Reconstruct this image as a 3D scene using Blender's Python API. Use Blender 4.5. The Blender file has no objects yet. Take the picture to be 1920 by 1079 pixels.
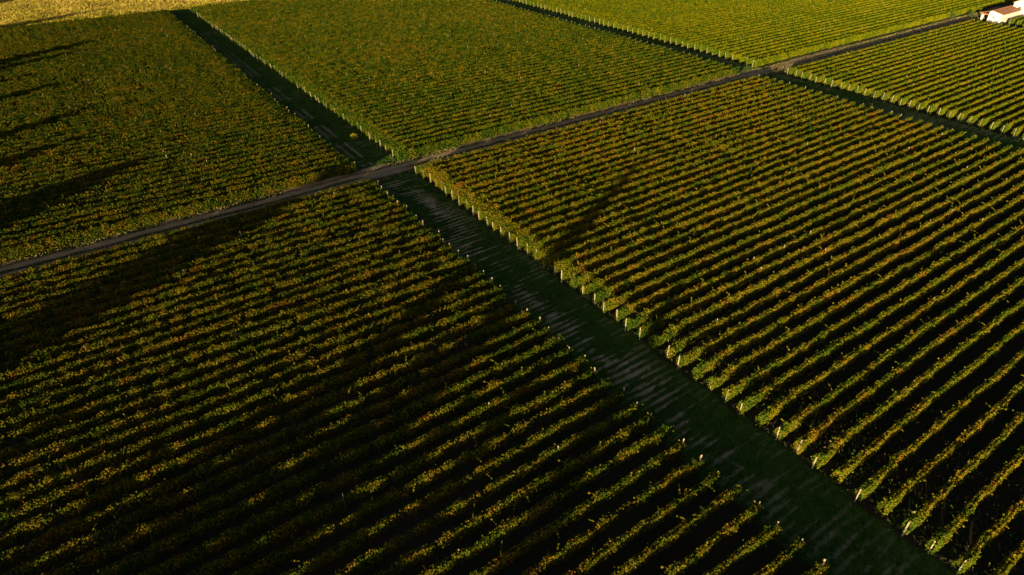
import bpy, math, random
import numpy as np
from mathutils import Matrix, Vector

scene = bpy.context.scene
C = scene.collection

# ------------------------------------------------------------------ camera
cam_d = bpy.data.cameras.new("camera")
cam_d.sensor_width = 36.0
cam_d.lens = 1159.36 / 1920 * 36.0
cam_d.clip_start = 0.5
cam_d.clip_end = 3000
cam = bpy.data.objects.new("camera", cam_d)
C.objects.link(cam)
def cam_axes(y, p, r):
    cy, sy, cp, sp, cr, sr = math.cos(y), math.sin(y), math.cos(p), math.sin(p), math.cos(r), math.sin(r)
    f = np.array([sy*cp, cy*cp, -sp]); ri = np.array([cy, -sy, 0]); up = np.cross(ri, f)
    return ri*cr + up*sr, up*cr - ri*sr, f
_r, _u, _f = cam_axes(0.5985, 0.6090, -0.0071)
CAM_POS = (-42.197, -90.539, 45.030)
cam.matrix_world = Matrix(((_r[0], _u[0], -_f[0], CAM_POS[0]), (_r[1], _u[1], -_f[1], CAM_POS[1]),
                           (_r[2], _u[2], -_f[2], CAM_POS[2]), (0, 0, 0, 1)))
scene.camera = cam

# ------------------------------------------------------------------ light
SUN_EL, SUN_PHI = math.radians(6.4), math.radians(26.5)      # light travels towards +X, a little +Y
d = Vector((math.cos(SUN_PHI)*math.cos(SUN_EL), math.sin(SUN_PHI)*math.cos(SUN_EL), -math.sin(SUN_EL)))
sun_d = bpy.data.lights.new("sun", 'SUN')
sun_d.energy = 5.0
sun_d.angle = math.radians(0.5)
sun_d.color = (1.0, 0.79, 0.44)
sun = bpy.data.objects.new("sun", sun_d)
sun.rotation_euler = d.to_track_quat('-Z', 'Y').to_euler()
sun.location = (-100, -60, 60)
C.objects.link(sun)
world = bpy.data.worlds.new("World")
scene.world = world
world.use_nodes = True
wn = world.node_tree
sky = wn.nodes.new('ShaderNodeTexSky')
sky.sky_type = 'NISHITA'
sky.sun_disc = False
sky.air_density = 0.38          # a clear, thin evening sky: deep shade between the rows
sky.dust_density = 1.2
sky.ozone_density = 0.2
sky.sun_elevation = SUN_EL
sky.sun_rotation = math.atan2(-d.x, -d.y) % (2*math.pi)
bg = wn.nodes['Background']
bg.inputs['Strength'].default_value = 0.05
wn.links.new(sky.outputs['Color'], bg.inputs['Color'])
scene.view_settings.view_transform = 'Standard'
scene.view_settings.look = 'None'
scene.view_settings.gamma = 1.0
scene.view_settings.exposure = 1.2

# ------------------------------------------------------------------ helpers
rng = np.random.default_rng(11)
random.seed(5)

def tag(o, label=None, cat=None, group=None, kind=None):
    if label: o['label'] = label
    if cat: o['category'] = cat
    if group: o['group'] = group
    if kind: o['kind'] = kind
    return o

def link(name, data, parent=None, loc=(0, 0, 0)):
    o = bpy.data.objects.new(name, data)
    C.objects.link(o)
    o.location = loc
    if parent: o.parent = parent
    return o

def quads_mesh(name, V, nq, mats, attr=None, attr_name='tone', matidx=None):
    """V: (4*nq,3) verts, nq separate quads."""
    me = bpy.data.meshes.new(name)
    me.vertices.add(len(V)); me.vertices.foreach_set('co', np.ascontiguousarray(V, np.float32).ravel())
    me.loops.add(4*nq); me.loops.foreach_set('vertex_index', np.arange(4*nq, dtype=np.int32))
    me.polygons.add(nq)
    me.polygons.foreach_set('loop_start', np.arange(0, 4*nq, 4, dtype=np.int32))
    me.polygons.foreach_set('loop_total', np.full(nq, 4, np.int32))
    for m in mats: me.materials.append(m)
    if matidx is not None: me.polygons.foreach_set('material_index', matidx.astype(np.int32))
    me.update(calc_edges=True)
    if attr is not None:
        a = me.attributes.new(attr_name, 'FLOAT', 'FACE')
        a.data.foreach_set('value', attr.astype(np.float32))
    return me

def poly_mesh(name, verts, faces, mats, matidx=None):
    me = bpy.data.meshes.new(name)
    me.from_pydata([tuple(v) for v in verts], [], faces)
    for m in mats: me.materials.append(m)
    if matidx:
        for p, i in zip(me.polygons, matidx): p.material_index = i
    me.update()
    return me

def vnoise(x, y, seed=0):
    """smooth 2-D value noise in 0..1"""
    x = np.asarray(x, float); y = np.asarray(y, float)
    xi = np.floor(x).astype(np.int64); yi = np.floor(y).astype(np.int64)
    fx = x - xi; fy = y - yi
    fx = fx*fx*(3-2*fx); fy = fy*fy*(3-2*fy)
    def h(a, b):
        n = (a*374761393 + b*668265263 + seed*974634541) & 0xffffffff
        n = ((n ^ (n >> 13)) * 1274126177) & 0xffffffff
        return ((n ^ (n >> 16)) & 0xffff) / 65535.0
    return (h(xi, yi)*(1-fx) + h(xi+1, yi)*fx)*(1-fy) + (h(xi, yi+1)*(1-fx) + h(xi+1, yi+1)*fx)*fy

class NT:
    def __init__(s, name):
        s.m = bpy.data.materials.new(name); s.m.use_nodes = True
        s.t = s.m.node_tree; s.b = s.t.nodes['Principled BSDF']
    def n(s, typ, **kw):
        x = s.t.nodes.new(typ)
        for k, v in kw.items():
            if k in x.inputs: x.inputs[k].default_value = v
            else: setattr(x, k, v)
        return x
    def l(s, a, b): s.t.links.new(a, b)
    def pos(s): return s.n('ShaderNodeNewGeometry').outputs['Position']
    def noise(s, vec, scale, detail=3, rough=0.55):
        x = s.n('ShaderNodeTexNoise', Scale=scale, Detail=detail, Roughness=rough)
        s.l(vec, x.inputs['Vector']); return x.outputs['Fac']
    def math(s, op, a, b=None, clamp=False):
        x = s.n('ShaderNodeMath', operation=op, use_clamp=clamp)
        for i, v in enumerate((a, b)):
            if v is None: continue
            if isinstance(v, (int, float)): x.inputs[i].default_value = v
            else: s.l(v, x.inputs[i])
        return x.outputs[0]
    def mix(s, f, a, b):
        x = s.n('ShaderNodeMix', data_type='RGBA')
        for k, v in ((0, f), (6, a), (7, b)):
            if isinstance(v, (int, float)): x.inputs[k].default_value = v
            elif isinstance(v, tuple): x.inputs[k].default_value = (*v, 1)
            else: s.l(v, x.inputs[k])
        return x.outputs[2]
    def ramp(s, f, stops):
        x = s.n('ShaderNodeValToRGB'); r = x.color_ramp
        while len(r.elements) < len(stops): r.elements.new(0.5)
        for e, (p, c) in zip(r.elements, stops): e.position = p; e.color = (*c, 1)
        s.l(f, x.inputs['Fac']); return x.outputs['Color']
    def maprange(s, f, a, b, c=0.0, dd=1.0):
        x = s.n('ShaderNodeMapRange')
        x.inputs[1].default_value = a; x.inputs[2].default_value = b; x.inputs[3].default_value = c; x.inputs[4].default_value = dd
        s.l(f, x.inputs[0]); return x.outputs[0]
    def bump(s, h, strength=0.5, dist=0.05):
        x = s.n('ShaderNodeBump', Strength=strength, Distance=dist)
        s.l(h, x.inputs['Height']); s.l(x.outputs['Normal'], s.b.inputs['Normal'])
    def done(s, col, rough=0.9, spec=0.1):
        if isinstance(col, tuple): s.b.inputs['Base Color'].default_value = (*col, 1)
        else: s.l(col, s.b.inputs['Base Color'])
        s.b.inputs['Roughness'].default_value = rough
        s.b.inputs['Specular IOR Level'].default_value = spec
        return s.m

# ------------------------------------------------------------------ materials
def leaf_material():
    t = NT('vine_leaf')
    tone = t.n('ShaderNodeAttribute', attribute_name='tone').outputs['Fac']
    p = t.pos()
    vine = t.noise(p, 0.55, 2)
    big = t.noise(p, 0.045, 2)
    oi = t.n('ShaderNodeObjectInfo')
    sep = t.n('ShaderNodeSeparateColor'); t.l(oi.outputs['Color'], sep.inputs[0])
    f = t.math('ADD', t.math('MULTIPLY', tone, 0.36), t.math('MULTIPLY', vine, 1.15))
    f = t.math('ADD', f, t.math('MULTIPLY', big, 0.35))
    f = t.math('ADD', f, t.math('SUBTRACT', sep.outputs[0], 1.0))
    col = t.ramp(f, [(0.05, (0.022, 0.055, 0.004)), (0.30, (0.060, 0.092, 0.004)), (0.50, (0.130, 0.118, 0.005)),
                     (0.68, (0.190, 0.120, 0.006)), (0.84, (0.210, 0.080, 0.008)), (0.98, (0.150, 0.028, 0.008))])
    yel = t.ramp(f, [(0.10, (0.075, 0.120, 0.003)), (0.45, (0.190, 0.185, 0.003)), (0.70, (0.250, 0.180, 0.004)), (0.95, (0.230, 0.100, 0.006))])
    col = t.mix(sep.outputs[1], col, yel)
    col = t.mix(sep.outputs[2], col, (0.0, 0.0, 0.0))  # blue channel blackens leaves: left-side dimming put into their colour
    return t.done(col, 0.8, 0.05)
M_LEAF = leaf_material()

def simple(name, a, b, scale, rough=0.9, spec=0.1, bump=0.0):
    t = NT(name); n = t.noise(t.pos(), scale, 4)
    if bump: t.bump(n, bump, 0.05)
    return t.done(t.mix(t.maprange(n, 0.3, 0.7), a, b), rough, spec)
M_STEM = simple('vine_bark', (0.05, 0.035, 0.02), (0.09, 0.065, 0.04), 12)
M_POST = simple('weathered_post', (0.46, 0.38, 0.26), (0.28, 0.22, 0.14), 6, 0.85)
M_BARK = simple('tree_bark', (0.06, 0.045, 0.03), (0.11, 0.085, 0.06), 3)
M_TREE = simple('tree_leaf', (0.04, 0.07, 0.012), (0.08, 0.10, 0.02), 1.2)

def ground_material():
    t = NT('vineyard_soil'); p = t.pos()
    a = t.noise(p, 0.9, 5); b = t.noise(p, 0.07, 3); c = t.noise(p, 7, 3)
    col = t.mix(t.maprange(a, 0.42, 0.6), (0.050, 0.036, 0.022), (0.028, 0.045, 0.012))
    col = t.mix(t.maprange(b, 0.4, 0.7, 0, 0.5), col, (0.075, 0.055, 0.032))
    t.bump(c, 0.6, 0.06)
    return t.done(col, 0.95, 0.05)

def lane_material():
    t = NT('mown_grass'); p = t.pos()
    dry = t.n('ShaderNodeAttribute', attribute_name='dry').outputs['Fac']
    a = t.noise(p, 1.6, 5); c = t.noise(p, 9, 4)
    g = t.mix(t.maprange(a, 0.35, 0.65), (0.034, 0.098, 0.009), (0.080, 0.115, 0.020))
    s = t.mix(t.maprange(c, 0.35, 0.65), (0.58, 0.43, 0.26), (0.38, 0.29, 0.16))
    t.bump(c, 0.7, 0.06)
    soil = t.maprange(dry, -1.0, -0.05, 1.0, 0.0)
    return t.done(t.mix(soil, t.mix(dry, g, s), (0.045, 0.036, 0.020)), 0.95, 0.05)

def track_material():
    t = NT('dirt_track'); p = t.pos()
    dry = t.n('ShaderNodeAttribute', attribute_name='dry').outputs['Fac']
    c = t.noise(p, 5, 5); a = t.noise(p, 0.5, 4)
    s = t.mix(t.maprange(c, 0.3, 0.7), (0.58, 0.40, 0.23), (0.40, 0.27, 0.15))
    s = t.mix(t.maprange(a, 0.45, 0.7, 0, .6), s, (0.46, 0.32, 0.19))
    mp = t.n('ShaderNodeMapping'); t.l(p, mp.inputs['Vector']); mp.inputs['Scale'].default_value = (0.25, 3.2, 1)
    s = t.mix(t.maprange(t.noise(mp.outputs['Vector'], 1.0, 4), 0.48, 0.66, 0, .65), s, (0.22, 0.145, 0.08))
    g = t.mix(t.maprange(c, 0.35, 0.65), (0.03, 0.06, 0.014), (0.07, 0.075, 0.03))
    t.bump(c, 0.6, 0.05)
    return t.done(t.mix(dry, g, s), 0.95, 0.05)

def field_material():
    t = NT('dry_field'); p = t.pos()
    a = t.noise(p, 0.25, 4); c = t.noise(p, 3, 4)
    col = t.mix(t.maprange(a, 0.35, 0.65), (0.36, 0.25, 0.06), (0.24, 0.19, 0.035))
    col = t.mix(t.maprange(c, 0.4, 0.7, 0, .5), col, (0.10, 0.09, 0.03))
    t.bump(c, 1.0, 0.2)
    return t.done(col, 0.95, 0.05)

def grass_material(name, stops):
    t = NT(name)
    tone = t.n('ShaderNodeAttribute', attribute_name='tone').outputs['Fac']
    b = t.noise(t.pos(), 0.22, 3)
    f = t.math('ADD', t.math('MULTIPLY', tone, 0.7), t.math('MULTIPLY', b, 0.45))
    return t.done(t.ramp(f, stops), 0.85, 0.08)
M_GROUND, M_LANE, M_TRACK, M_FIELD = ground_material(), lane_material(), track_material(), field_material()
M_GRASS = grass_material('lane_grass_blades', [(0.1, (0.026, 0.090, 0.007)), (0.5, (0.065, 0.120, 0.012)), (0.75, (0.19, 0.165, 0.05)), (0.95, (0.46, 0.34, 0.18))])
M_DRY = grass_material('dry_grass_blades', [(0.1, (0.24, 0.22, 0.02)), (0.4, (0.40, 0.32, 0.04)), (0.7, (0.50, 0.37, 0.07)), (0.95, (0.42, 0.26, 0.06))])
M_WEED = grass_material('verge_weed_blades', [(0.1, (0.10, 0.14, 0.01)), (0.5, (0.28, 0.25, 0.015)), (0.95, (0.42, 0.30, 0.04))])

# ------------------------------------------------------------------ plan of the vineyard (metres)
STEP, STEP_FAR = 2.0, 2.23
TRACK0, TRACK1 = 2.4, 6.7
FAR_Y0 = 7.47
def bx(y):                                   # left ends of the far middle block drift a little
    return -0.3 - 0.0136*max(0.0, y - 8)
def ax(y):
    return -8.4 - 0.0100*max(0.0, y - 8)

# ------------------------------------------------------------------ ground sheets
def sheet(name, xs, ys, z, mat, dryfun=None, warp=None):
    X, Y = np.meshgrid(xs, ys)
    if warp is not None: X, Y = warp(X, Y)
    Z = np.full_like(X, z) if not callable(z) else z(X, Y)
    V = np.stack([X, Y, Z], -1).reshape(-1, 3)
    ny, nx = X.shape
    i = np.arange(nx*ny).reshape(ny, nx)
    F = np.stack([i[:-1, :-1], i[:-1, 1:], i[1:, 1:], i[1:, :-1]], -1).reshape(-1, 4)
    me = bpy.data.meshes.new(name)
    me.vertices.add(len(V)); me.vertices.foreach_set('co', V.astype(np.float32).ravel())
    me.loops.add(F.size); me.loops.foreach_set('vertex_index', F.astype(np.int32).ravel())
    me.polygons.add(len(F))
    me.polygons.foreach_set('loop_start', np.arange(0, F.size, 4, dtype=np.int32))
    me.polygons.foreach_set('loop_total', np.full(len(F), 4, np.int32))
    me.materials.append(mat); me.update(calc_edges=True)
    if dryfun is not None:
        a = me.attributes.new('dry', 'FLOAT', 'POINT')
        a.data.foreach_set('value', dryfun(V[:, 0], V[:, 1]).astype(np.float32))
    o = link(name, me)
    o['kind'] = 'structure'
    return o

def sstep(a, b, x): 
    t = np.clip((x-a)/(b-a), 0, 1); return t*t*(3-2*t)

def lane_dry(X, Y):
    n1 = vnoise(X*0.24, Y*3.2, 3); n2 = vnoise(X*0.8+7, Y*6.5, 4); n3 = vnoise(X*0.35, Y*0.12, 5); n4 = vnoise(X*2.1, Y*3.0, 6)
    per = 0.5+0.5*np.sin(2*np.pi*Y/0.86 + 5.0*vnoise(X*0.12, Y*0.2, 71))       # swaths left by the mower
    s = sstep(0.53, 0.68, 0.36*n1 + 0.22*n2 + 0.18*n4 + 0.24*per + 0.42*(n3-0.5))
    return s

def lane1_dry(X, Y):
    s = lane_dry(X, Y)
    mid = np.exp(-((X+4.2)/2.6)**2)
    up = sstep(5, 10, Y)
    near = s*(0.25+0.75*mid)*(1-0.55*sstep(-55, -80, Y))
    n = vnoise(X*1.3, Y*0.9, 8)
    w = np.exp(-((X + 4.9 + 0.008*(Y-50))/0.22)**2) + 0.7*np.exp(-((X + 6.4 + 0.008*(Y-50))/0.25)**2)
    wt = w*sstep(0.25, 0.6, vnoise(X*0.2, Y*0.35, 9))*(1-0.85*sstep(110, 150, Y))
    cross = vnoise(X*0.5, Y*0.9, 12)
    far = np.clip(wt*0.95 + 0.3*s*sstep(.45, .7, cross), 0, 1)
    jn = np.exp(-((Y-6)/4.5)**2)*sstep(0.35, 0.7, vnoise(X*0.6, Y*1.1, 15))*0.45*(1-sstep(7.5, 10, Y))
    r = np.clip(np.maximum(near*(1-up) + far*up, jn), 0, 1)
    e = np.abs(X+4.2) - 4.1 + 0.9*(vnoise(X*0.8, Y*0.8, 51)-0.5)
    return np.where(e > 0, -np.clip(e*2.2, 0, 1), r)

def lane2_dry(X, Y):
    s = lane_dry(X+31, Y+11)*0.45
    jn = np.exp(-((X-98.6)/2.6)**2)*np.exp(-((Y-6.3)/2.4)**2)
    r = np.clip(np.maximum(s, 0.95*jn), 0, 1)
    e = np.abs(X-97.3) - 4.5 + 0.9*(vnoise(X*0.8, Y*0.8, 52)-0.5)
    return np.where(e > 0, -np.clip(e*2.2, 0, 1), r)

def track_dry(X, Y):
    wob = 0.35*(vnoise(X*0.08, X*0+3, 21)-0.5) + 0.45*(vnoise(X*0.45, Y*1.2, 22)-0.5)
    y = Y + wob
    r1 = sstep(4.6, 4.95, y)*(1-sstep(5.9, 6.5, y))
    r2 = sstep(3.15, 3.4, y)*(1-sstep(3.9, 4.2, y))*0.8
    jn1 = np.exp(-((X+4.2)/4.6)**4)*sstep(2.5, 3.2, y)*(1-sstep(5.4, 6.0, y))
    jn2 = np.exp(-((X-98)/4.5)**4)*sstep(2.8, 3.4, y)*(1-sstep(6.3, 6.7, y))*0.8
    edge = sstep(6.3, 6.8, y)*(1-sstep(7.4, 8.4, y))*sstep(0.45, 0.62, vnoise(X*0.16, X*0+5, 24)*0.7+vnoise(X*0.7, Y*1.2, 25)*0.4)
    dd = np.maximum(np.maximum(r1, r2), np.maximum(jn1, jn2))
    dd = np.maximum(dd, edge)
    return np.clip(dd*(0.75+0.5*vnoise(X*0.9, Y*3, 23)-0.1), 0, 1)

g = 0.0
sheet('ground', np.array([-900, -120, 300, 1200.]), np.array([-500., -120, 200, 1300]), 0.0, M_GROUND)
sheet('grass_lane', np.arange(-9.3, 1.01, 0.3), np.arange(-112, 1.9, 0.12), 0.004, M_LANE, lane1_dry)
sheet('grass_lane', np.arange(-9.3, 1.01, 0.3), np.arange(8.79, 178.5, 0.3), 0.004, M_LANE, lane1_dry,
      warp=lambda X, Y: (X - 0.0118*np.maximum(0, Y-8), Y))
sheet('narrow_grass_lane', np.arange(92.0, 102.6, 0.3), np.arange(-70, 1.9, 0.2), 0.004, M_LANE, lane2_dry)
sheet('narrow_grass_lane', np.arange(92.0, 102.6, 0.3), np.arange(8.79, 178.5, 0.3), 0.004, M_LANE, lane2_dry)
sheet('dirt_track', np.arange(-90, 330, 0.4), np.arange(1.9, 8.8, 0.18), 0.008, M_TRACK, track_dry)
sheet('field', np.arange(-160, 260, 4.0), np.arange(178.5, 420, 4.0), 0.006, M_FIELD)

# ------------------------------------------------------------------ vine foliage
def leaf_quads(cx, cy, cz, size, up_bias=0.25, out=None):
    n = len(cx)
    nrm = rng.normal(size=(n, 3)); nrm[:, 2] += up_bias
    if out is not None: nrm = nrm*0.84 + out
    nrm /= np.linalg.norm(nrm, axis=1)[:, None]
    a = rng.normal(size=(n, 3)); a -= (a*nrm).sum(1)[:, None]*nrm
    a /= np.linalg.norm(a, axis=1)[:, None]
    b = np.cross(nrm, a)
    c = np.stack([cx, cy, cz], -1)
    s = size[:, None]
    fold = nrm*s*0.18
    V = np.stack([c - a*s*0.55, c + b*s*0.5 + fold, c + a*s*0.6, c - b*s*0.5 + fold], 1)
    return V.reshape(-1, 3)

def vine_mesh(name, L, per_m, leaf, seed, gaps=0.03, rough=1.0, low=0.42, wide=1.0):
    global rng
    rng = np.random.default_rng(seed)
    n = int(L*per_m*1.25)
    x = rng.random(n)*(L+0.5)-0.25
    # each vine (about 1.1 m of the row) has its own vigour, height and lean
    nv = int(L/1.1)+2
    vig = np.clip(rng.normal(1.0, 0.20+0.1*rough, nv), 0.3, 1.4)
    vig[rng.random(nv) < gaps] = 0.12
    hgt = rng.normal(0, 0.09*rough, nv); lean = rng.normal(0, 0.06*rough, nv)
    vx = np.clip(x, 0, L)/1.1; vi = vx.astype(int); fr = vx-vi; fr = fr*fr*(3-2*fr)
    vg = vig[vi]*(1-fr)+vig[vi+1]*fr
    top = 1.72 + hgt[vi]*(1-fr)+hgt[vi+1]*fr + 0.16*rough*(vnoise(x*2.3, x*0, seed)-0.5)
    ly = lean[vi]*(1-fr)+lean[vi+1]*fr
    cl = vnoise(x*3.1, rng.integers(0, 3, n)*7.0, seed+11)
    keep = rng.random(n) < vg*(0.45+0.75*cl)
    end = np.clip(np.minimum(x, L-x), 0, None)
    endf = np.clip(1-end/2.6, 0, 1)
    keep |= rng.random(n) < endf*0.7
    x, top, ly, vg, endf = x[keep], top[keep], ly[keep], vg[keep], endf[keep]
    n = len(x)
    u = rng.random(n)
    bot = low - 0.5*low*endf + 0.2*(vnoise(x*1.7, x*0+9, seed)-0.5)
    z = bot + (top-bot)*(u**0.85)
    rel = (z-bot)/(top-bot)
    hw = wide*(0.165 + 0.145*np.sin(np.pi*np.clip(rel*0.9+0.08, 0, 1)))*(0.75+0.3*vg)*(0.8+0.45*vnoise(x*1.9, z*2.2, seed+3))
    y = ly + hw*np.sign(rng.random(n)-0.5)*rng.random(n)**0.45
    hw = hw*(1+0.55*endf*vnoise(x*2.5, z*2.5, seed+21))
    y = y*(1+0.35*endf) + 0.22*rough*(vnoise(x*0.17, x*0+2, seed+31)-0.5)
    wild = rng.random(n) < 0.022*rough                                     # stray shoots
    z = np.where(wild, z + rng.random(n)*0.35*rel, z)
    y = np.where(wild, y*1.6, y)
    out = np.stack([np.where(x < L/2, -1, 1)*endf*0.8, np.clip((y-ly)/0.25, -1, 1)*0.8, 0.25+0.5*rel], -1)
    ns_ = int(L*0.22*rough)                                           # long canes that stand out of the hedge
    if ns_:
        sx = rng.random(ns_)*L; m = 9
        t_ = np.tile(np.linspace(0.1, 1, m), (ns_, 1)); ln = (0.35+0.5*rng.random(ns_))[:, None]
        ax_ = rng.normal(0, 0.6, ns_)[:, None]; ay_ = rng.normal(0, 0.7, ns_)[:, None]
        x = np.concatenate([x, (sx[:, None]+ax_*ln*t_).ravel()]); y = np.concatenate([y, (0.15*np.sign(ay_)+ay_*ln*t_).ravel()])
        z = np.concatenate([z, (1.6+ln*t_*(1-0.55*t_*np.abs(ay_))).ravel()])
        k_ = len(x)-n
        out = np.concatenate([out, np.tile([0, 0, 0.2], (k_, 1))]); endf = np.concatenate([endf, np.zeros(k_)]); n = len(x)
    V = leaf_quads(x, y, z, leaf*(0.65+0.7*rng.random(n)), 0.2, out)
    nq = n
    tone = np.clip(0.5+0.28*rng.normal(size=n)-0.4*endf, -0.3, 1)
    # stems: one four-sided trunk per vine, inside the row
    S = []
    for k in range(int(L/1.1)):
        sx = 0.5+k*1.1+rng.normal(0, .06); r0, r1 = 0.035, 0.022
        dx, dy = rng.normal(0, .06), rng.normal(0, .03)
        a = [(sx-r0, -r0, 0), (sx+r0, -r0, 0), (sx+r0, r0, 0), (sx-r0, r0, 0)]
        b = [(sx+dx-r1, dy-r1, .85), (sx+dx+r1, dy-r1, .85), (sx+dx+r1, dy+r1, .85), (sx+dx-r1, dy+r1, .85)]
        for j in range(4): S += [a[j], a[(j+1) % 4], b[(j+1) % 4], b[j]]
    S = np.array(S); V = np.concatenate([V, S]); ns = len(S)//4
    mi = np.concatenate([np.zeros(nq), np.ones(ns)])
    return quads_mesh(name, V, nq+ns, [M_LEAF, M_STEM], np.concatenate([tone, np.zeros(ns)]), 'tone', mi)

def post_mesh(name, h, w):
    me = bpy.data.meshes.new(name)
    V, Fc = [], []
    rings = [(0, -.25, 1), (0, h*0.5, 0.95), (0, h-0.04, 0.9), (0, h, 0.62)]
    for (_, z, k) in rings:
        r = w*0.5*k
        V += [(-r, -r*.8, z), (r, -r*.8, z), (r, r*.8, z), (-r, r*.8, z)]
    for i in range(len(rings)-1):
        for j in range(4):
            Fc.append((i*4+j, i*4+(j+1) % 4, i*4+4+(j+1) % 4, i*4+4+j))
    Fc.append((12, 13, 14, 15))
    me.from_pydata(V, [], Fc); me.materials.append(M_POST); me.update()
    return me
END_POST = [post_mesh('end_post', h, w) for h, w in ((1.85, 0.105), (1.72, 0.10), (1.92, 0.11))]
LINE_POST = [post_mesh('line_post', h, w) for h, w in ((1.88, 0.085), (1.98, 0.085))]

ORD = ('first second third fourth fifth sixth seventh eighth ninth tenth eleventh twelfth thirteenth fourteenth fifteenth sixteenth '
       'seventeenth eighteenth nineteenth').split()
TENS = {2: 'twenty', 3: 'thirty', 4: 'forty', 5: 'fifty', 6: 'sixty', 7: 'seventy'}
def ordinal(n):                                   # 1-based
    if n <= 19: return ORD[n-1]
    t, o = divmod(n, 10)
    if o == 0: return TENS[t][:-1] + 'ieth'
    return TENS[t] + '-' + ORD[o-1]

def make_block(L, per_m, leaf, variants, seed, gaps=0.03, **kw):
    return [vine_mesh('vine_canopy', L, per_m, leaf, seed+i, gaps, **kw) for i in range(variants)]

rp = random.Random(77)
def vine_row(x0, y, L, meshes, hue, yel, label, group, left_post=True, right_post=True, dense_posts=0.9):
    root = link('vine_row', None, None, (x0 + rp.gauss(0, 0.14), y, 0))
    root.empty_display_size = 0.3
    tag(root, label, 'vine row', group)
    me = rp.choice(meshes)
    can = link('vine_canopy', me, root)
    can.color = (max(0.0, hue + rp.gauss(0, 0.02)), max(0.0, yel), max(0.0, -yel), 1)  # negative yel feeds blue: dimmer light painted into the leaf colour
    can.scale.z = rp.uniform(0.95, 1.05)
    if rp.random() < 0.5:
        can.rotation_euler.z = math.pi; can.location = (L, 0, 0)
    for on, px, s in ((left_post, -0.12, -1), (right_post, L+0.12, 1)):
        if on and rp.random() < dense_posts:
            p = link('end_post', rp.choice(END_POST), root, (px + 0.0*s + rp.gauss(0, .12), rp.gauss(0, .05), 0))
            p.rotation_euler = (rp.gauss(0, .02), s*0.03 + rp.gauss(0, .035), rp.gauss(0, .3))
    k = 6 + rp.random()*6
    while k < L-4:
        if rp.random() < 0.06:
            p = link('line_post', rp.choice(LINE_POST), root, (k, rp.gauss(0, .08), 0))
            p.rotation_euler = (rp.gauss(0, .03), rp.gauss(0, .03), rp.gauss(0, .4))
        k += 6.0
    return root

XL = -82.0
def block_label(n, far, where):
    if n == 1:
        return 'leafy vine row lining %s edge of dirt track, %s' % ('far' if far else 'near', where)
    return '%s vine row from the dirt track, %s' % (ordinal(n), where)

# near left block
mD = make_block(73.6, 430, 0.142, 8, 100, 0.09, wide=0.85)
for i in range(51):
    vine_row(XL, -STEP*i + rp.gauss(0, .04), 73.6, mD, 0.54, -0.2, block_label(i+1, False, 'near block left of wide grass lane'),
             'vine rows of the near left block', left_post=False)  # negative yel: leaves coloured darker in place of dimmer light at left
# near middle block
mE = make_block(91.6, 430, 0.142, 8, 200, 0.04, wide=0.88)
for i in range(47):
    vine_row(0.3, -STEP*i + rp.gauss(0, .03), 91.6, mE, 0.545, 0.05, block_label(i+1, False, 'near block between the two grass lanes'),
             'vine rows of the near middle block')
# near right block
mF = make_block(95.0, 340, 0.165, 6, 300, 0.012, rough=0.45)
for i in range(28):
    vine_row(102.2, -0.77-STEP*i + rp.gauss(0, .03), 95.0, mF, 0.46, 0.45, block_label(i+1, False, 'near block right of narrow grass lane'),
             'vine rows of the near right block', dense_posts=1.0)
# far left and far middle blocks
mA0 = make_block(73.0, 420, 0.17, 1, 450, 0.0, low=0.1, wide=1.35)
mB0 = make_block(93.0, 420, 0.17, 1, 550, 0.0, low=0.1, wide=1.35)
mC0 = make_block(158.0, 360, 0.19, 1, 650, 0.0, low=0.08, wide=1.4)
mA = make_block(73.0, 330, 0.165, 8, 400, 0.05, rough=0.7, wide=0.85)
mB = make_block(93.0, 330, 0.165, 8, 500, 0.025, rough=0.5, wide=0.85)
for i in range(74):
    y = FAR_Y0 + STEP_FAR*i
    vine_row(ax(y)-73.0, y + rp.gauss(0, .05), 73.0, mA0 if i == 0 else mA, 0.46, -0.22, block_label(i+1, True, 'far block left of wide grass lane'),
             'vine rows of the far left block', left_post=False, dense_posts=0.4)  # negative yel again: left-side dimming painted on the leaves
    vine_row(bx(y)+0.3, y + rp.gauss(0, .05), 93.0, mB0 if i == 0 else mB, 0.425, 0.08, block_label(i+1, True, 'far block between the two grass lanes'),
             'vine rows of the far middle block', dense_posts=0.85)
# far right block
mC = make_block(158.0, 330, 0.165, 5, 600, 0.012, rough=0.22, wide=0.9)
for i in range(51):
    y = 8.96 + STEP_FAR*i
    vine_row(101.6, y + rp.gauss(0, .04), 158.0, mC0 if i == 0 else mC, 0.37, 0.85, block_label(i+1, True, 'far block right of narrow grass lane'),
             'vine rows of the far right block', right_post=False, dense_posts=0.9)
# short rows beside the barn
mG = make_block(26.0, 240, 0.20, 3, 700, 0.02)
for i, lab in enumerate(('short vine row running close along the barn long wall', 'short vine row beyond the barn gap, second out from the barn wall',
                         'short vine row beyond the barn gap, third out from the barn wall')):
    vine_row(206.3, -7.6-2.1*i, 26.0, mG, 0.36, 0.6, lab, 'short vine rows beside the barn', right_post=False, dense_posts=1.0)

# ------------------------------------------------------------------ grass
def tuft_mesh(name, x, y, h, w, mat, tone, lean=0.5):
    n = len(x)
    az = rng.random(n)*2*np.pi
    dx, dy = np.cos(az)*w/2, np.sin(az)*w/2
    lx, ly = rng.normal(0, lean, n)*h, rng.normal(0, lean, n)*h
    z0 = np.full(n, -0.02)
    V = np.stack([np.stack([x-dx, y-dy, z0], -1), np.stack([x+dx, y+dy, z0], -1),
                  np.stack([x+dx*.5+lx, y+dy*.5+ly, h], -1), np.stack([x-dx*.6+lx, y-dy*.6+ly, h*0.9], -1)], 1).reshape(-1, 3)
    return quads_mesh(name, V, n, [mat], tone)

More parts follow.
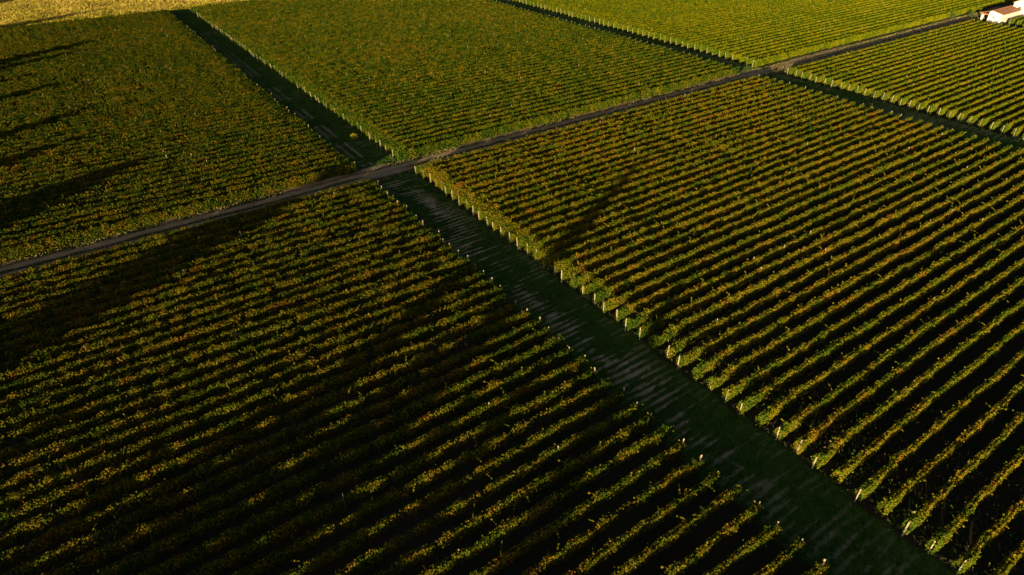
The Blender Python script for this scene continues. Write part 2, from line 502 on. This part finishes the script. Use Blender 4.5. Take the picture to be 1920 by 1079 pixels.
rng = np.random.default_rng(901)
def lane_grass(name, x0, x1, y0, y1, per, dry, label, drift=0.0):
    n = int((x1-x0)*(y1-y0)*per)
    x = x0+(x1-x0)*rng.random(n); y = y0+(y1-y0)*rng.random(n)
    dr = dry(x, y)
    k = (rng.random(n) > dr*0.93) & (rng.random(n) > -dr*1.4)
    dr = np.maximum(dr, 0)
    x, y, dr = x[k], y[k], dr[k]
    h = (0.05+0.13*rng.random(len(x)))*(0.35+vnoise(x*.5, y*1.6, 31))*(1.25-0.6*(0.5+0.5*np.sin(2*np.pi*y/0.86 + 5.0*vnoise(x*0.12, y*0.2, 71))))
    tone = np.clip(0.02+0.25*rng.random(len(x))+0.6*dr, 0, 1)
    x = x - drift*np.maximum(0, y-8)
    o = link(name, tuft_mesh(name, x, y, h, 0.10+0.10*rng.random(len(x)), M_GRASS, tone, 0.6))
    return tag(o, label, 'grass', kind='stuff')
lane_grass('grass', -9.0, 0.6, -100, 1.9, 45, lane1_dry, 'mown green grass with dry streaks on the wide lane before the track')
lane_grass('grass', -9.0, 0.6, 7.2, 178, 28, lane1_dry, 'green grass with wheel marks on the wide lane beyond the track', 0.0118)
lane_grass('grass', 92.2, 102.5, -60, 1.9, 25, lane2_dry, 'dark green grass on the narrow lane before the track')
lane_grass('grass', 92.2, 102.5, 7.2, 140, 20, lane2_dry, 'dark green grass on the narrow lane beyond the track')
n = 26000
x = 0.4+16*rng.random(n)**1.6; y = -96+96*rng.random(n)
k = vnoise(x*0.7, y*1.4, 61) > 0.5
x, y = x[k], y[k]
o = link('weeds', tuft_mesh('weeds', x, y, 0.06+0.22*rng.random(len(x)), 0.10+0.12*rng.random(len(x)), M_GRASS, np.clip(0.1+0.9*rng.random(len(x)), 0, 1), 0.6))
tag(o, 'low weeds and fallen leaves between the rows beside the wide grass lane', 'weeds', kind='stuff')
# grass strips along the track
n = 60000
x = -82+306*rng.random(n); y = 1.6+5.7*rng.random(n)
td = track_dry(x, y)
k = rng.random(n) > td*1.6
x, y = x[k], y[k]
h = 0.05+0.12*rng.random(len(x))
o = link('grass', tuft_mesh('grass', x, y, h, 0.08+0.12*rng.random(len(x)), M_GRASS, np.clip(0.45+0.5*rng.random(len(x)), 0, 1), 0.6))
tag(o, 'low grass and weeds on the verges and middle of the dirt track', 'grass', kind='stuff')
# tall dry grass of the far field and the greener verge in front of it
n = 210000
x = -110+200*rng.random(n); y = 178.5+85*rng.random(n)**1.1
h = (0.45+0.5*rng.random(n))*(0.6+0.8*vnoise(x*.12, y*.12, 41))
o = link('dry_grass', tuft_mesh('dry_grass', x, y, h, 0.10+0.16*rng.random(n), M_DRY, np.clip(rng.random(n)*0.25+0.75*vnoise(x*.08, y*.22, 42)-.05, 0, 1), 0.5))
tag(o, 'tall golden dry grass filling the field beyond the vineyard', 'dry grass', kind='stuff')
n = 26000
x = -110+180*rng.random(n); y = 173.2+6.5*rng.random(n)
k = (x < -11.5) | (x > -1.5) | (y > 177.6)
x, y = x[k], y[k]
h = (0.3+0.6*rng.random(len(x)))*(0.5+0.9*vnoise(x*.3, y*.5, 43))
o = link('weeds', tuft_mesh('weeds', x, y, h, 0.2+0.3*rng.random(len(x)), M_WEED, rng.random(len(x)), 0.45))
tag(o, 'yellow green weeds along the far edge of the vineyard', 'weeds', kind='stuff')

# ------------------------------------------------------------------ bushes
def bush(name, x, y, r, h, label, mat, n=420, leaf=0.16):
    global rng
    p = rng.normal(size=(n, 3)); p /= np.linalg.norm(p, axis=1)[:, None]
    rr = rng.random(n)**0.4
    lump = 0.75+0.5*vnoise(p[:, 0]*2+5, p[:, 1]*2+p[:, 2]*3, 7)
    cx, cy = p[:, 0]*rr*r*lump, p[:, 1]*rr*r*lump
    cz = h*(0.5+0.5*p[:, 2]*rr*lump)
    V = leaf_quads(cx, cy, np.maximum(cz, .05), leaf*(0.6+0.8*rng.random(n)), 0.3)
    o = link(name, quads_mesh(name, V, n, [mat], np.clip(rng.normal(.5, .2, n), 0, 1)), None, (x, y, 0))
    o.color = (0.55, 0, 0, 1)
    tag(o, label, 'bush')
    return o
bush('bush', -2.5, 21.9, 0.75, 1.25, 'small yellow bush standing alone on the wide grass lane', M_WEED)
bush('bush', 201.5, 7.4, 0.9, 1.9, 'dark bush at the barn end of the dirt track', M_TREE)
bush('bush', 208.4, 4.6, 1.0, 2.2, 'grey green bush beside the barn porch', M_TREE)

# ------------------------------------------------------------------ barn and house
def plaster():
    t = NT('white_plaster'); p = t.pos()
    a = t.noise(p, 1.3, 5)
    col = t.mix(t.maprange(a, 0.5, 0.75, 0, .35), (0.74, 0.68, 0.58), (0.52, 0.44, 0.34))
    return t.done(col, 0.9, 0.1)
def tiles():
    t = NT('terracotta_tiles'); p = t.pos()
    w = t.n('ShaderNodeTexWave', bands_direction='X', Scale=2.2, Distortion=0.6); t.l(p, w.inputs['Vector'])
    a = t.noise(p, 1.6, 5)
    col = t.mix(t.maprange(a, 0.35, 0.65), (0.44, 0.19, 0.10), (0.32, 0.15, 0.09))
    col = t.mix(t.maprange(t.noise(p, .6, 3), 0.5, 0.7, 0, .6), col, (0.33, 0.22, 0.16))
    t.bump(w.outputs['Fac'], 0.7, 0.06)
    return t.done(col, 0.85, 0.1)
M_PLASTER, M_TILE = plaster(), tiles()
M_DARK = simple('dark_opening', (0.03, 0.025, 0.02), (0.05, 0.04, 0.03), 4)
M_WOOD = simple('orange_timber', (0.40, 0.17, 0.05), (0.28, 0.12, 0.04), 3)

def box(name, x0, x1, y0, y1, z0, z1, mat, parent):
    v = [(x0, y0, z0), (x1, y0, z0), (x1, y1, z0), (x0, y1, z0), (x0, y0, z1), (x1, y0, z1), (x1, y1, z1), (x0, y1, z1)]
    f = [(0, 3, 2, 1), (4, 5, 6, 7), (0, 1, 5, 4), (1, 2, 6, 5), (2, 3, 7, 6), (3, 0, 4, 7)]
    return link(name, poly_mesh(name, v, f, [mat]), parent)

def gable_walls(name, x0, x1, y0, y1, ze0, ze1, yr, zr, parent):
    """closed shell, ridge along X at (yr, zr), eaves ze0 at y0 and ze1 at y1"""
    v = []
    for x in (x0, x1): v += [(x, y0, -.2), (x, y1, -.2), (x, y1, ze1), (x, yr, zr), (x, y0, ze0)]
    f = [(4, 3, 2, 1, 0), (5, 6, 7, 8, 9), (0, 5, 9, 4), (1, 2, 7, 6), (2, 3, 8, 7), (3, 4, 9, 8)]
    return link(name, poly_mesh(name, v, f, [M_PLASTER]), parent)

def roof_slab(name, x0, x1, ya, za, yb, zb, th, mat, parent):
    v = []
    for x in (x0, x1): v += [(x, ya, za), (x, yb, zb), (x, yb, zb+th), (x, ya, za+th)]
    f = [(0, 1, 2, 3), (7, 6, 5, 4), (3, 2, 6, 7), (1, 0, 4, 5), (0, 3, 7, 4), (2, 1, 5, 6)]
    return link(name, poly_mesh(name, v, f, [mat]), parent)

def ridge_cap(name, x0, x1, y, z, parent):
    v, f = [], []
    n = 7
    for x in (x0, x1):
        for k in range(n):
            a = math.pi*k/(n-1); v.append((x, y + 0.16*math.cos(a), z + 0.13*math.sin(a)))
    for k in range(n-1): f.append((k, k+1, n+k+1, n+k))
    f.append(tuple(range(n))[::-1]); f.append(tuple(range(n, 2*n)))
    return link(name, poly_mesh(name, v, f, [M_TILE]), parent)

barn = link('barn', None, None, (206, -3, 0)); tag(barn, 'low white barn with terracotta roof at the end of the track', 'barn')
barn.location = (0, 0, 0)
gable_walls('wall', 206.0, 219.0, -5.0, -1.2, 2.75, 3.05, -1.95, 3.42, barn)
roof_slab('roof', 205.7, 219.2, -1.95, 3.44, -5.35, 2.66, 0.12, M_TILE, barn)
roof_slab('roof', 205.7, 219.2, 1.15, 2.42, -1.953, 3.44, 0.12, M_TILE, barn)
ridge_cap('ridge', 205.65, 219.25, -1.95, 3.53, barn)
box('beam', 205.85, 206.05, -1.18, 1.1, 2.05, 2.40, M_WOOD, barn)
box('pillar', 205.8, 206.15, 0.1, 0.75, -.2, 2.05, M_PLASTER, barn)
box('pillar', 212.5, 212.85, 0.3, 0.7, -.2, 2.3, M_PLASTER, barn)
box('window', 205.97, 206.08, -3.05, -2.7, 1.25, 1.85, M_DARK, barn)
box('door', 208.0, 209.1, -1.22, -1.17, 0, 2.0, M_DARK, barn)

house = link('house', None); tag(house, 'taller white house with orange tiled roof standing behind the low barn', 'house')
gable_walls('wall', 221.5, 236.0, -9.5, -1.6, 4.3, 4.3, -5.5, 6.4, house)
roof_slab('roof', 221.1, 236.3, -1.2, 4.15, -5.5, 6.46, 0.14, M_TILE, house)
roof_slab('roof', 221.1, 236.3, -5.503, 6.46, -9.9, 4.15, 0.14, M_TILE, house)
ridge_cap('ridge', 221.05, 236.35, -5.5, 6.56, house)
box('window', 221.46, 221.58, -4.0, -3.2, 2.0, 3.1, M_DARK, house)

# ------------------------------------------------------------------ the line of poplars left of the vineyard
def tree(x, y, h, w, label, dens=1.0):
    t = link('tree', None, None, (x, y, 0)); tag(t, label, 'tree', 'trees along the left edge of the vineyard')
    v, f = [], []
    rings, sides = 6, 7
    for i in range(rings):
        k = i/(rings-1); r = 0.045*h*0.5*(1-k*0.85); z = -.2 + k*h*0.85
        ox, oy = 0.15*math.sin(k*4+x), 0.15*math.cos(k*3+y)
        for j in range(sides):
            a = 2*math.pi*j/sides; v.append((ox+r*math.cos(a), oy+r*math.sin(a), z))
    for i in range(rings-1):
        for j in range(sides): f.append((i*sides+j, i*sides+(j+1) % sides, (i+1)*sides+(j+1) % sides, (i+1)*sides+j))
    link('trunk', poly_mesh('trunk', v, f, [M_BARK]), t)
    n = int(230*h*w*dens)
    u = rng.random(n); z = h*(0.14+0.86*u)
    prof = np.sin(np.pi*np.clip(u*0.92+0.06, 0, 1))**0.7
    a = rng.random(n)*2*np.pi
    clump = vnoise(a*2.2+x, z*0.8, int(abs(x*7+y)) % 97)
    k = clump > 0.22
    rr = w*0.5*prof*np.sqrt(rng.random(n))*(0.6+0.7*clump)
    V = leaf_quads((rr*np.cos(a))[k], (rr*np.sin(a))[k], z[k], 0.3*(0.6+0.8*rng.random(k.sum())), 0.2)
    link('crown', quads_mesh('crown', V, int(k.sum()), [M_TREE], rng.random(int(k.sum()))), t)
    return t
TX = -88.0
tanp = math.tan(SUN_PHI)
for c, tip, w, dens in ((12.8, -7, 7.5, 1), (50, -38, 8.5, 1), (73, -46, 4.8, 1), (89, -42, 5.4, 1), (116, -44, 4.6, 1), (132, -52, 3.6, 1),
                        (145, -40, 4.8, 1), (153, -34, 5.2, 1), (206, -33, 6.0, 1), (262, -45, 7.0, 1), (-23.5, -34, 3.4, .9), (-27.5, -3, 4.0, 1.0),
                        (-36.8, 33, 3.2, .9), (-55.5, 12, 3.0, .6), (-33.5, -16, 3.6, 1.0), (-30.0, -34, 3.0, .9), (-18.5, -44, 2.6, .8),
                        (-46.0, -10, 2.6, .8), (-41.5, -20, 3.0, .9), (-5, -50, 3.0, .9)):
    h = (tip-TX)/math.cos(SUN_PHI)*math.tan(SUN_EL) + 1.5
    tree(TX, c + TX*tanp, h, w, 'dark slender tree in the line left of the vineyard', dens)
print('objects', len(bpy.data.objects))
